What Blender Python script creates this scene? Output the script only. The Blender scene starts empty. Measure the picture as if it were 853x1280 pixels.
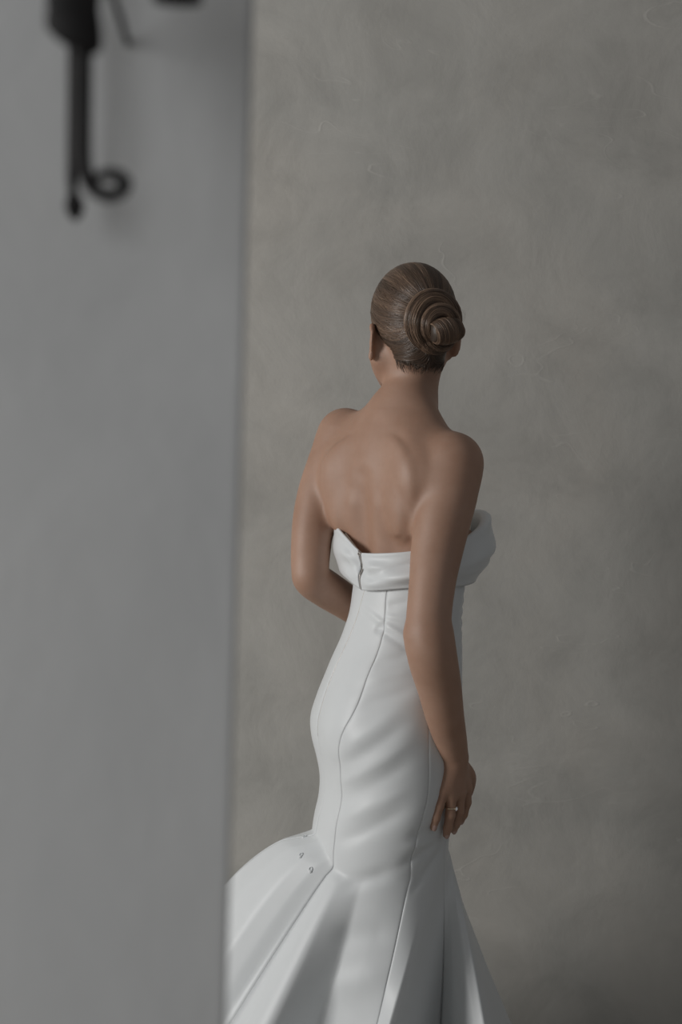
import bpy, math, random
import numpy as np
from mathutils import Vector, Matrix

# ------------------------------------------------------------------ camera
scene = bpy.context.scene
COL = scene.collection
F_PX = 1280 * 60.0 / 36.0
CAM = Vector((0.0, 0.0, 1.45))
PITCH, ROLL = math.radians(3.2), math.radians(1.75)
cam_data = bpy.data.cameras.new('camera')
cam_data.sensor_fit = 'VERTICAL'
cam_data.sensor_height = 36.0
cam_data.lens = 60.0
cam_data.clip_start = 0.05
cam = bpy.data.objects.new('camera', cam_data)
COL.objects.link(cam)
CAM_ROT = (Matrix.Rotation(math.pi / 2 - PITCH, 3, 'X') @ Matrix.Rotation(ROLL, 3, 'Z'))
cam.matrix_world = Matrix.Translation(CAM) @ CAM_ROT.to_4x4()
cam_data.dof.use_dof = True
cam_data.dof.focus_distance = 3.12
cam_data.dof.aperture_fstop = 3.6
scene.camera = cam


def at(px, py, Y):
    """world point seen at photo pixel (px, py) on the plane y = Y"""
    d = CAM_ROT @ Vector(((px - 426.5) / F_PX, -(py - 640) / F_PX, -1.0))
    return np.array(CAM + d * ((Y - CAM.y) / d.y))


# ------------------------------------------------------------------ light
world = bpy.data.worlds.new('world')
scene.world = world
world.use_nodes = True
world.node_tree.nodes['Background'].inputs[0].default_value = (0.97, 0.985, 1.0, 1)
world.node_tree.nodes['Background'].inputs[1].default_value = 0.16


def area_light(name, loc, target, sx, sy, power, color):
    l = bpy.data.lights.new(name, 'AREA')
    l.shape = 'RECTANGLE'
    l.size, l.size_y = sx, sy
    l.energy = power
    l.color = color
    o = bpy.data.objects.new(name, l)
    COL.objects.link(o)
    o.location = loc
    o.rotation_euler = (Vector(target) - Vector(loc)).to_track_quat('-Z', 'Y').to_euler()
    return o


area_light('window_light', (-4.2, 1.15, 1.95), (0.1, 3.2, 1.45), 1.5, 1.5, 124, (1.0, 0.985, 0.96))
area_light('pier_fill_light', (-1.9, -0.6, 1.8), (-0.2, 1.2, 1.3), 1.2, 1.8, 20, (0.96, 0.98, 1.0))  # added fill aimed at the pier alone, not an actual window

scene.view_settings.view_transform = 'Standard'
scene.view_settings.look = 'None'
scene.view_settings.exposure = 0.0
scene.view_settings.gamma = 1.0
scene.view_settings.use_curve_mapping = False


# ------------------------------------------------------------------ helpers
def link(name, mesh, mat, parent=None, smooth=True):
    o = bpy.data.objects.new(name, mesh)
    COL.objects.link(o)
    if mat is not None and not mesh.materials:
        mesh.materials.append(mat)
    if smooth:
        mesh.polygons.foreach_set('use_smooth', [True] * len(mesh.polygons))
    if parent is not None:
        o.parent = parent
    return o


def quads_mesh(name, verts, faces):
    """fast mesh from numpy arrays; faces is (n,4) or (n,3)"""
    verts = np.asarray(verts, np.float32)
    faces = np.asarray(faces, np.int32)
    n, k = faces.shape
    me = bpy.data.meshes.new(name)
    me.vertices.add(len(verts))
    me.vertices.foreach_set('co', verts.ravel())
    me.loops.add(n * k)
    me.loops.foreach_set('vertex_index', faces.ravel())
    me.polygons.add(n)
    me.polygons.foreach_set('loop_start', np.arange(0, n * k, k, dtype=np.int32))
    me.update(calc_edges=True)
    me.validate()
    return me


def grid_faces(nr, nc, wrap=False):
    r = np.arange(nr - 1)[:, None]
    c = np.arange(nc if wrap else nc - 1)[None, :]
    c2 = (c + 1) % nc
    f = np.stack([r * nc + c, (r + 1) * nc + c, (r + 1) * nc + c2, r * nc + c2], -1)
    return f.reshape(-1, 4)


def box_mesh(name, lo, hi, bevel=0.0):
    import bmesh
    bm = bmesh.new()
    bmesh.ops.create_cube(bm, size=1.0)
    lo, hi = np.array(lo), np.array(hi)
    for v in bm.verts:
        v.co = Vector((lo + hi) / 2 + np.array(v.co) * (hi - lo))
    if bevel:
        bmesh.ops.bevel(bm, geom=bm.edges[:], offset=bevel, segments=4, profile=0.5, affect='EDGES')
    me = bpy.data.meshes.new(name)
    bm.to_mesh(me)
    bm.free()
    return me


def tube(points, radii, sides=8, flat=1.0, flat_axis=None, caps=True):
    """swept tube; returns verts, quad faces"""
    P = np.asarray(points, float)
    n = len(P)
    radii = np.broadcast_to(np.asarray(radii, float), (n,))
    T = np.gradient(P, axis=0)
    T /= np.linalg.norm(T, axis=1)[:, None] + 1e-12
    ref = np.array([0.0, 0, 1]) if abs(T[0][2]) < 0.9 else np.array([1.0, 0, 0])
    if flat_axis is not None:
        ref = np.asarray(flat_axis, float)
    A = np.zeros_like(P)
    a = ref - T[0] * ref.dot(T[0])
    for i in range(n):
        if flat_axis is not None:
            a = ref - T[i] * ref.dot(T[i])
        else:
            a = a - T[i] * a.dot(T[i])
        a = a / (np.linalg.norm(a) + 1e-12)
        A[i] = a
    B = np.cross(T, A)
    ang = np.linspace(0, 2 * math.pi, sides, endpoint=False)
    V = P[:, None] + radii[:, None, None] * (flat * np.cos(ang)[None, :, None] * A[:, None] + np.sin(ang)[None, :, None] * B[:, None])
    V = V.reshape(-1, 3)
    Fq = grid_faces(n, sides, True)
    if caps:
        V = np.vstack([V, P[0], P[-1]])
        i0, i1 = n * sides, n * sides + 1
        s = np.arange(sides)
        s2 = (s + 1) % sides
        c0 = np.stack([np.full(sides, i0), s, s2, s2], -1)
        c1 = np.stack([np.full(sides, i1), (n - 1) * sides + s2, (n - 1) * sides + s, (n - 1) * sides + s], -1)
        tri = (c0, c1)
        faces = [tuple(q) for q in Fq] + [tuple(q[:3]) for t in tri for q in t]
        return V, faces
    return V, [tuple(q) for q in Fq]


def py_mesh(name, V, F):
    me = bpy.data.meshes.new(name)
    me.from_pydata([tuple(v) for v in V], [], [tuple(int(i) for i in f) for f in F])
    me.update()
    return me


def catmull(pts, n):
    P = np.asarray(pts, float)
    m = len(P)
    E = np.vstack([2 * P[0] - P[1], P, 2 * P[-1] - P[-2]])
    out = []
    for t in np.linspace(0, m - 1, n):
        i = min(int(t), m - 2)
        f = t - i
        p0, p1, p2, p3 = E[i], E[i + 1], E[i + 2], E[i + 3]
        out.append(0.5 * (2 * p1 + (p2 - p0) * f + (2 * p0 - 5 * p1 + 4 * p2 - p3) * f * f + (3 * p1 - p0 - 3 * p2 + p3) * f ** 3))
    return np.array(out)


def sm(x):
    x = np.clip(x, 0, 1)
    return x * x * (3 - 2 * x)


# ------------------------------------------------------------------ materials
def new_mat(name):
    m = bpy.data.materials.new(name)
    m.use_nodes = True
    nt = m.node_tree
    return m, nt, nt.nodes['Principled BSDF']


def node(nt, kind, **kw):
    n = nt.nodes.new(kind)
    for k, v in kw.items():
        if k.startswith('in_'):
            n.inputs[k[3:].replace('_', ' ')].default_value = v
        else:
            setattr(n, k, v)
    return n


def ramp(nt, src, stops):
    r = nt.nodes.new('ShaderNodeValToRGB')
    cr = r.color_ramp
    while len(cr.elements) < len(stops):
        cr.elements.new(0.5)
    for e, (p, c) in zip(cr.elements, stops):
        e.position = p
        e.color = (*c, 1) if len(c) == 3 else c
    nt.links.new(src, r.inputs['Fac'])
    return r


def plaster(name, base, warm, dark, seed, amount=1.0, stretch=(1, 1, 1)):
    m, nt, b = new_mat(name)
    L = nt.links.new
    tc = node(nt, 'ShaderNodeTexCoord')
    mp = node(nt, 'ShaderNodeMapping')
    mp.inputs['Location'].default_value = (seed, seed * 1.7, seed * 0.6)
    mp.inputs['Scale'].default_value = stretch
    L(tc.outputs['Object'], mp.inputs['Vector'])
    # broad cloudy patches of lime wash
    n1 = node(nt, 'ShaderNodeTexNoise', in_Scale=1.6, in_Detail=5.0, in_Roughness=0.55, in_Distortion=0.8)
    L(mp.outputs['Vector'], n1.inputs['Vector'])
    r1 = ramp(nt, n1.outputs['Fac'], [(0.30, dark), (0.5, base), (0.72, warm)])
    # mid-size trowel blotches
    n2 = node(nt, 'ShaderNodeTexNoise', in_Scale=5.0, in_Detail=6.0, in_Roughness=0.6, in_Distortion=0.5)
    L(mp.outputs['Vector'], n2.inputs['Vector'])
    r2 = ramp(nt, n2.outputs['Fac'], [(0.3, (1 - 0.14 * amount,) * 3), (0.5, (1, 1, 1)), (0.72, (1 + 0.09 * amount,) * 3)])
    mx = node(nt, 'ShaderNodeMix', data_type='RGBA', blend_type='MULTIPLY')
    mx.inputs['Factor'].default_value = 1.0
    L(r1.outputs['Color'], mx.inputs['A'])
    L(r2.outputs['Color'], mx.inputs['B'])
    # thin trowel scratches: iso-lines of a distorted noise, masked
    n3 = node(nt, 'ShaderNodeTexNoise', in_Scale=2.3, in_Detail=2.0, in_Distortion=1.2)
    mp3 = node(nt, 'ShaderNodeMapping')
    mp3.inputs['Rotation'].default_value = (0.0, 0.7, 0.0)
    mp3.inputs['Scale'].default_value = (1.0, 1.0, 3.2)
    L(tc.outputs['Object'], mp3.inputs['Vector'])
    L(mp3.outputs['Vector'], n3.inputs['Vector'])
    r3 = ramp(nt, n3.outputs['Fac'], [(0.0, (0, 0, 0)), (0.579, (0, 0, 0)), (0.585, (1, 1, 1)), (0.591, (0, 0, 0))])
    n4 = node(nt, 'ShaderNodeTexNoise', in_Scale=3.1, in_Detail=2.0)
    L(mp.outputs['Vector'], n4.inputs['Vector'])
    r4 = ramp(nt, n4.outputs['Fac'], [(0.52, (0, 0, 0)), (0.62, (1, 1, 1))])
    sc = node(nt, 'ShaderNodeMath', operation='MULTIPLY')
    L(r3.outputs['Color'], sc.inputs[0])
    L(r4.outputs['Color'], sc.inputs[1])
    sc2 = node(nt, 'ShaderNodeMath', operation='MULTIPLY')
    L(sc.outputs[0], sc2.inputs[0])
    sc2.inputs[1].default_value = 0.30 * amount
    mx2 = node(nt, 'ShaderNodeMix', data_type='RGBA')
    L(sc2.outputs[0], mx2.inputs['Factor'])
    L(mx.outputs['Result'], mx2.inputs['A'])
    mx2.inputs['B'].default_value = (*[min(1, c * 1.45) for c in base], 1)
    L(mx2.outputs['Result'], b.inputs['Base Color'])
    b.inputs['Roughness'].default_value = 0.78
    b.inputs['Specular IOR Level'].default_value = 0.25
    # relief
    n5 = node(nt, 'ShaderNodeTexNoise', in_Scale=9.0, in_Detail=8.0, in_Roughness=0.6, in_Distortion=0.3)
    L(mp.outputs['Vector'], n5.inputs['Vector'])
    ad = node(nt, 'ShaderNodeMath', operation='ADD')
    L(n5.outputs['Fac'], ad.inputs[0])
    L(sc2.outputs[0], ad.inputs[1])
    ad2 = node(nt, 'ShaderNodeMath', operation='MULTIPLY_ADD')
    L(n2.outputs['Fac'], ad2.inputs[0])
    ad2.inputs[1].default_value = 1.6
    L(ad.outputs[0], ad2.inputs[2])
    bp = node(nt, 'ShaderNodeBump', in_Strength=0.22 * amount, in_Distance=0.010)
    L(ad2.outputs[0], bp.inputs['Height'])
    L(bp.outputs['Normal'], b.inputs['Normal'])
    return m


M_WALL = plaster('grey_lime_plaster', (0.455, 0.444, 0.416), (0.49, 0.47, 0.434), (0.405, 0.40, 0.376), 3.1)
M_PIER = plaster('cool_grey_plaster', (0.52, 0.52, 0.515), (0.54, 0.535, 0.525), (0.47, 0.47, 0.47), 8.7, 0.45, (1.3, 1.3, 0.8))


def simple(name, col, rough, metal=0.0, spec=0.5, noise=0.0, nscale=40.0, bump=0.0):
    m, nt, b = new_mat(name)
    b.inputs['Roughness'].default_value = rough
    b.inputs['Metallic'].default_value = metal
    b.inputs['Specular IOR Level'].default_value = spec
    tc = node(nt, 'ShaderNodeTexCoord')
    n = node(nt, 'ShaderNodeTexNoise', in_Scale=nscale, in_Detail=4.0)
    nt.links.new(tc.outputs['Object'], n.inputs['Vector'])
    r = ramp(nt, n.outputs['Fac'], [(0.3, tuple(c * (1 - noise) for c in col)), (0.7, tuple(min(1, c * (1 + noise)) for c in col))])
    nt.links.new(r.outputs['Color'], b.inputs['Base Color'])
    if bump:
        bp = node(nt, 'ShaderNodeBump', in_Strength=bump, in_Distance=0.002)
        nt.links.new(n.outputs['Fac'], bp.inputs['Height'])
        nt.links.new(bp.outputs['Normal'], b.inputs['Normal'])
    return m


M_FLOOR = simple('worn_stone_floor', (0.36, 0.34, 0.31), 0.6, noise=0.2, nscale=6.0, bump=0.2)
M_IRON = simple('black_wrought_iron', (0.010, 0.009, 0.009), 0.6, metal=0.0, spec=0.2, noise=0.4, nscale=60.0, bump=0.4)
M_SATIN = simple('white_satin', (0.72, 0.745, 0.76), 0.42, spec=0.35, noise=0.01, nscale=30.0)
M_SATIN.node_tree.nodes['Principled BSDF'].inputs['Sheen Weight'].default_value = 0.15
M_LINING = simple('cream_lining', (0.72, 0.66, 0.58), 0.6, noise=0.03)
M_ZIP = simple('grey_zip_teeth', (0.55, 0.52, 0.49), 0.45, metal=0.4, noise=0.1, nscale=300.0)
M_GOLD = simple('pale_gold', (0.80, 0.66, 0.48), 0.22, metal=1.0, noise=0.03)
M_GEM = simple('clear_gemstone', (0.92, 0.93, 0.95), 0.05, spec=1.0, noise=0.02)


def skin_material():
    m, nt, b = new_mat('skin')
    L = nt.links.new
    tc = node(nt, 'ShaderNodeTexCoord')
    n = node(nt, 'ShaderNodeTexNoise', in_Scale=14.0, in_Detail=5.0, in_Roughness=0.6)
    L(tc.outputs['Object'], n.inputs['Vector'])
    r = ramp(nt, n.outputs['Fac'], [(0.3, (0.36, 0.205, 0.138)), (0.7, (0.425, 0.257, 0.183))])
    # sparse small freckles and moles
    v = node(nt, 'ShaderNodeTexVoronoi', in_Scale=26.0)
    L(tc.outputs['Object'], v.inputs['Vector'])
    mk = ramp(nt, v.outputs['Distance'], [(0.03, (1, 1, 1)), (0.055, (0, 0, 0))])
    sel = ramp(nt, v.outputs['Color'], [(0.80, (0, 0, 0)), (0.82, (1, 1, 1))])
    mu = node(nt, 'ShaderNodeMath', operation='MULTIPLY')
    L(mk.outputs['Color'], mu.inputs[0])
    L(sel.outputs['Color'], mu.inputs[1])
    mu2 = node(nt, 'ShaderNodeMath', operation='MULTIPLY')
    L(mu.outputs[0], mu2.inputs[0])
    mu2.inputs[1].default_value = 0.6
    mx = node(nt, 'ShaderNodeMix', data_type='RGBA')
    L(mu2.outputs[0], mx.inputs['Factor'])
    L(r.outputs['Color'], mx.inputs['A'])
    mx.inputs['B'].default_value = (0.16, 0.07, 0.045, 1)
    L(mx.outputs['Result'], b.inputs['Base Color'])
    b.inputs['Roughness'].default_value = 0.56
    b.inputs['Specular IOR Level'].default_value = 0.7
    b.inputs['Subsurface Weight'].default_value = 0.12
    b.inputs['Subsurface Radius'].default_value = (0.012, 0.005, 0.003)
    b.inputs['Subsurface Scale'].default_value = 0.6
    n2 = node(nt, 'ShaderNodeTexNoise', in_Scale=420.0, in_Detail=2.0)
    L(tc.outputs['Object'], n2.inputs['Vector'])
    bp = node(nt, 'ShaderNodeBump', in_Strength=0.08, in_Distance=0.001)
    L(n2.outputs['Fac'], bp.inputs['Height'])
    L(bp.outputs['Normal'], b.inputs['Normal'])
    return m


M_SKIN = skin_material()


def hair_material(name, dark, mid, light):
    m, nt, b = new_mat(name)
    at_ = node(nt, 'ShaderNodeAttribute')
    at_.attribute_name = 'tint'
    r = ramp(nt, at_.outputs['Fac'], [(0.0, dark), (0.55, mid), (1.0, light)])
    nt.links.new(r.outputs['Color'], b.inputs['Base Color'])
    b.inputs['Roughness'].default_value = 0.34
    b.inputs['Specular IOR Level'].default_value = 0.55
    return m


M_HAIR = hair_material('brown_hair', (0.045, 0.029, 0.020), (0.155, 0.100, 0.068), (0.42, 0.285, 0.20))
M_SCALP = simple('dark_brown_hair_base', (0.050, 0.034, 0.024), 0.5, noise=0.25, nscale=90.0, bump=0.3)


def structure(o):
    o['kind'] = 'structure'
    return o


def tag(o, label, cat, group=None):
    o['label'] = label
    o['category'] = cat
    if group:
        o['group'] = group


# ------------------------------------------------------------------ the setting
WALL_Y, PIER_Y = 3.78, 1.20
structure(link('wall_back', box_mesh('wall_back', (-3.2, WALL_Y, 0.0), (4.2, WALL_Y + 0.2, 3.4)), M_WALL, smooth=False))
structure(link('floor', box_mesh('floor', (-3.2, -3.0, -0.1), (4.2, WALL_Y + 0.2, 0.0)), M_FLOOR, smooth=False))
# the plastered pier whose corner cuts the view on one side
edge_x = float(np.mean([at(px, py, PIER_Y)[0] for px, py in ((316, 60), (303, 640), (290, 1200))]))
pier_me = box_mesh('wall_left', (-1.15, PIER_Y, 0.0), (edge_x, PIER_Y + 0.16, 3.4))
for v in pier_me.vertices:                      # the reveal is splayed back
    if v.co.x > -1 and v.co.y > PIER_Y + .1:
        v.co.x -= .07
pier = structure(link('wall_left', pier_me, M_PIER, smooth=False))
bv = pier.modifiers.new('soft_corner', 'BEVEL')
bv.width, bv.segments = .006, 4


# ------------------------------------------------------------------ wrought-iron bracket on the pier
def bracket():
    root = bpy.data.objects.new('wall_bracket', None)
    COL.objects.link(root)
    root.location = Vector(at(98, -60, PIER_Y))
    tag(root, 'black wrought-iron wall bracket with a curled scroll end on the grey plaster pier', 'bracket')
    inv = Matrix.Translation(-root.location)

    def add(name, V, F):
        V = np.asarray(V) - np.array(root.location)
        return link(name, py_mesh(name, V, F), M_IRON, root)

    YF, YB = PIER_Y - 0.12, PIER_Y - 0.03
    k = F_PX / YF
    # main flat bar ending in a scroll
    bar = [(104, -110), (104, 0), (104, 60), (103.5, 120), (103, 170), (103.5, 198), (107, 217), (113, 230), (123, 240), (136, 245), (150, 241), (156, 231), (150, 221), (138, 217), (126, 219), (119, 226), (118, 235)]
    P = catmull([at(x, y, YF) for x, y in bar], 90)
    s = np.linspace(0, 1, 90)
    rad = np.interp(s, [0, .28, .45, .53, .62, .70, .85, 1], [15, 15, 13, 11, 10.5, 12.5, 8.5, 6]) / k
    add('scroll_bar', *tube(P, rad, 12, flat=0.75))
    # slimmer rear bar with a forged leaf tip
    P = catmull([at(x, y, YB) for x, y in ((92, -110), (92, 0), (91, 120), (90, 215), (92, 245), (95, 276))], 60)
    s = np.linspace(0, 1, 60)
    rad = np.interp(s, [0, .70, .76, .88, .96, 1], [8.5, 8.0, 7.0, 15, 10, 3]) / (F_PX / YB)
    add('leaf_bar', *tube(P, rad, 10, flat=0.85))
    # forged collar: faceted flaring block around the bar
    prof = [(-110, 56, 134), (-20, 57, 128), (10, 58, 124), (34, 56, 127), (50, 72, 128), (63, 92, 127), (68, 112, 122)]
    V, Fc = [], []
    for y, xl, xr in prof:
        a, b = at(xl, y, YF - 0.022), at(xr, y, YF - 0.022)
        c, d = at(xr, y, YF + 0.03), at(xl, y, YF + 0.03)
        V += [a, b, c, d]
    n = len(prof)
    for i in range(n - 1):
        for j in range(4):
            Fc.append((i * 4 + j, i * 4 + (j + 1) % 4, i * 4 + 4 + (j + 1) % 4, i * 4 + 4 + j))
    Fc += [(3, 2, 1, 0), tuple((n - 1) * 4 + j for j in range(4))]
    o = add('collar', V, Fc)
    o.modifiers.new('bevel', 'BEVEL').width = 0.003
    # thin rod reaching from the wall up to the collar
    P = catmull([at(x, y, yy) for x, y, yy in ((128, -60, YF), (140, -10, YF + .03), (150, 20, YB - .01), (158, 48, YB + .02), (160, 56, PIER_Y + .004))], 24)
    add('thin_rod', *tube(P, 4.5 / k, 8))
    # horizontal arm carrying the tray whose rim just enters the frame
    P = [at(104, -95, YF), at(160, -95, YF), at(222, -95, YF)]
    add('arm', *tube(P, 8.0 / k, 8))
    P = [at(222, -95, YF), at(222, -40, YF), at(222, -8, YF)]
    add('hanger', *tube(P, 6.0 / k, 8))
    c0, c1 = at(222, -10, YF), at(222, 3, YF)
    ang = np.linspace(0, 2 * math.pi, 20, endpoint=False)
    r = 31.0 / k
    V, n = [], 20
    for c, rr in ((c0, r * .92), ((c0 + c1) / 2, r), (c1, r * .97)):
        V += [c + np.array((math.cos(t) * rr, math.sin(t) * rr * .8, 0)) for t in ang]
    Fc = [(i * n + j, i * n + (j + 1) % n, (i + 1) * n + (j + 1) % n, (i + 1) * n + j) for i in range(2) for j in range(n)]
    Fc += [tuple(range(n))[::-1], tuple(range(2 * n, 3 * n))]
    add('drip_tray', V, Fc)
    # rose plate that screws the bracket to the plaster
    a, b = at(70, -150, PIER_Y), at(128, -60, PIER_Y)
    V = np.array([(x, y, z) for y in (PIER_Y - .012, PIER_Y + .002) for x, z in ((a[0], a[2]), (b[0], a[2]), (b[0], b[2]), (a[0], b[2]))])
    add('back_plate', V, [(0, 1, 2, 3), (7, 6, 5, 4), (0, 4, 5, 1), (1, 5, 6, 2), (2, 6, 7, 3), (3, 7, 4, 0)])
    P = [at(104, -95, YF), at(100, -98, PIER_Y)]
    add('wall_pin', *tube(P, 9.0 / k, 8))


bracket()


# ------------------------------------------------------------------ implicit-surface modelling of the body
class Field:
    def __init__(self, lo, hi, h):
        self.lo = np.array(lo, float)
        self.h = h
        self.n = np.ceil((np.array(hi) - self.lo) / h).astype(int) + 1
        self.D = np.full(self.n, 0.08, np.float32)

    def region(self, lo, hi):
        a = np.clip(np.floor((np.asarray(lo) - self.lo) / self.h).astype(int), 0, self.n)
        b = np.clip(np.ceil((np.asarray(hi) - self.lo) / self.h).astype(int) + 1, 0, self.n)
        sl = tuple(slice(i, j) for i, j in zip(a, b))
        ax = [(self.lo[i] + self.h * np.arange(a[i], b[i])).astype(np.float32) for i in range(3)]
        return sl, ax[0][:, None, None], ax[1][None, :, None], ax[2][None, None, :]

    def blend(self, sl, d, k, sub=False):
        D = self.D[sl]
        if sub:
            d = -d
            h = np.clip(.5 - .5 * (D - d) / k, 0, 1)
            self.D[sl] = D + (d - D) * h + k * h * (1 - h)
        else:
            h = np.clip(.5 + .5 * (D - d) / k, 0, 1)
            self.D[sl] = D + (d - D) * h - k * h * (1 - h)

    def cone(self, a, b, ra, rb, k=0.02, sub=False):
        a, b = np.asarray(a, float), np.asarray(b, float)
        m = max(ra, rb) + k + .012
        sl, X, Y, Z = self.region(np.minimum(a, b) - m, np.maximum(a, b) + m)
        ba = (b - a)
        L2 = float(ba.dot(ba)) + 1e-12
        dx, dy, dz = X - a[0], Y - a[1], Z - a[2]
        t = np.clip((dx * ba[0] + dy * ba[1] + dz * ba[2]) / L2, 0, 1)
        d = np.sqrt((dx - t * ba[0]) ** 2 + (dy - t * ba[1]) ** 2 + (dz - t * ba[2]) ** 2) - (ra + (rb - ra) * t)
        self.blend(sl, d.astype(np.float32), k, sub)

    def chain(self, pts, radii, k=0.02, n=0):
        """continuous limb: hard union of many short cones, blended to the body once"""
        pts, radii = np.asarray(pts, float), np.asarray(radii, float)
        c = catmull(np.column_stack([pts, radii]), n or 6 * len(pts))
        pts, radii = c[:, :3], c[:, 3]
        m = radii.max() + k + .012
        sl, X, Y, Z = self.region(pts.min(0) - m, pts.max(0) + m)
        best = None
        for i in range(len(pts) - 1):
            a, ba = pts[i], pts[i + 1] - pts[i]
            dx, dy, dz = X - a[0], Y - a[1], Z - a[2]
            t = np.clip((dx * ba[0] + dy * ba[1] + dz * ba[2]) / (ba.dot(ba) + 1e-12), 0, 1).astype(np.float32)
            d = np.sqrt((dx - t * ba[0]) ** 2 + (dy - t * ba[1]) ** 2 + (dz - t * ba[2]) ** 2) - (radii[i] + (radii[i + 1] - radii[i]) * t)
            best = d if best is None else np.minimum(best, d)
        self.blend(sl, best.astype(np.float32), k)

    def ell(self, c, r, frame=None, k=0.02, sub=False):
        c, r = np.asarray(c, float), np.asarray(r, float)
        Fm = np.eye(3) if frame is None else np.asarray(frame, float)   # rows = local axes
        ext = np.sqrt((Fm ** 2 * (r ** 2)[:, None]).sum(0)) + k + .012
        sl, X, Y, Z = self.region(c - ext, c + ext)
        dx, dy, dz = X - c[0], Y - c[1], Z - c[2]
        q = [dx * Fm[i][0] + dy * Fm[i][1] + dz * Fm[i][2] for i in range(3)]
        k0 = np.sqrt(sum((q[i] / r[i]) ** 2 for i in range(3)))
        k1 = np.sqrt(sum((q[i] / r[i] ** 2) ** 2 for i in range(3))) + 1e-9
        self.blend(sl, (k0 * (k0 - 1) / k1).astype(np.float32), k, sub)

    def mesh(self, name):
        D = self.D
        S = D < 0
        nx, ny, nz = D.shape
        cnt = np.zeros((nx - 1, ny - 1, nz - 1), np.int8)
        corners = [(i, j, k) for i in (0, 1) for j in (0, 1) for k in (0, 1)]
        for i, j, k in corners:
            cnt += S[i:nx - 1 + i, j:ny - 1 + j, k:nz - 1 + k]
        idx = np.argwhere((cnt > 0) & (cnt < 8))
        vid = np.full(cnt.shape, -1, np.int32)
        vid[idx[:, 0], idx[:, 1], idx[:, 2]] = np.arange(len(idx))
        vals = {c: D[idx[:, 0] + c[0], idx[:, 1] + c[1], idx[:, 2] + c[2]] for c in corners}
        acc = np.zeros((len(idx), 3))
        num = np.zeros(len(idx))
        for c in corners:
            for ax in range(3):
                if c[ax] == 0:
                    c2 = list(c)
                    c2[ax] = 1
                    va, vb = vals[c], vals[tuple(c2)]
                    m = (va < 0) != (vb < 0)
                    t = np.where(m, va / np.where(m, va - vb, 1), 0)
                    p = np.tile(np.array(c, float), (len(idx), 1))
                    p[:, ax] += t
                    acc += p * m[:, None]
                    num += m
        V = self.lo + (idx + acc / num[:, None]) * self.h
        faces = []
        for ax in range(3):
            a1, a2 = (ax + 1) % 3, (ax + 2) % 3
            s0 = [slice(None)] * 3
            s1 = [slice(None)] * 3
            s0[ax], s1[ax] = slice(0, -1), slice(1, None)
            A, B = S[tuple(s0)], S[tuple(s1)]
            for flip, mask in ((False, A & ~B), (True, ~A & B)):
                e = np.argwhere(mask)
                ok = (e[:, a1] > 0) & (e[:, a2] > 0) & (e[:, a1] < D.shape[a1] - 1) & (e[:, a2] < D.shape[a2] - 1)
                e = e[ok]
                q = []
                for o1, o2 in ((-1, -1), (0, -1), (0, 0), (-1, 0)):
                    f = e.copy()
                    f[:, a1] += o1
                    f[:, a2] += o2
                    q.append(vid[f[:, 0], f[:, 1], f[:, 2]])
                q = np.stack(q, 1)
                faces.append(q[:, ::-1] if flip else q)
        Fq = np.vstack(faces)
        Fq = Fq[(Fq >= 0).all(1)]
        # Taubin-like smoothing to remove voxel stair steps
        e = np.vstack([Fq[:, [0, 1]], Fq[:, [1, 2]], Fq[:, [2, 3]], Fq[:, [3, 0]]])
        deg = np.bincount(e.ravel(), minlength=len(V)).astype(float)
        for lam in (0.5, -0.52, 0.5, -0.52):
            av = np.stack([np.bincount(e[:, 0], V[e[:, 1], i], len(V)) + np.bincount(e[:, 1], V[e[:, 0], i], len(V)) for i in range(3)], 1)
            V = V + lam * (av / deg[:, None] - V)
        return quads_mesh(name, V, Fq)


def unit(v):
    v = np.asarray(v, float)
    return v / np.linalg.norm(v)


def frame_from(R, U):
    U = unit(U)
    R = unit(np.asarray(R) - U * np.dot(R, U))
    return np.array([R, np.cross(U, R), U])          # rows: right, forward, up


def heading(deg, lean=(0, 0, 1)):
    a = math.radians(deg)
    return frame_from((math.cos(a), -math.sin(a), 0), lean)


def loc(c, fr):
    return lambda r, f, u: np.asarray(c) + r * fr[0] + f * fr[1] + u * fr[2]


# key joints, measured in the photograph, at their own depth
LS, RS = at(430, 546, 3.31), at(569, 579, 3.09)
NECK = at(507, 520, 3.20)
WAIST = at(508, 768, 3.20)
PELV = at(486, 905, 3.20)
CH = (LS + RS) / 2
FC = frame_from(RS - LS, unit(CH - WAIST) + np.array((0, 0, .6)))
ch = loc(CH, FC)
FH = heading(-21, (-0.02, -0.05, 1))
HC = at(514, 393, 3.215)
hd = loc(HC, FH)
FP = heading(72)
pv = loc(PELV, FP)
FW = heading(65)
wv = loc(WAIST, FW)

B = Field((-0.22, 2.80, -0.004), (0.42, 3.62, 1.78), 0.003)
# torso
B.ell(ch(0, .012, -.135), (.122, .088, .165), FC, .03)
B.ell(ch(0, -.010, -.030), (.125, .069, .105), FC, .07)
B.ell(wv(0, 0, .03), (.085, .066, .15), FW, .05)
B.ell(pv(0, .005, .02), (.120, .085, .11), FP, .05)
for s in (-1, 1):
    B.ell(pv(s * .06, -.040, -.02), (.06, .055, .075), FP, .04)
    B.ell(ch(s * .065, .078, -.190), (.050, .042, .050), FC, .03)
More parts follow.
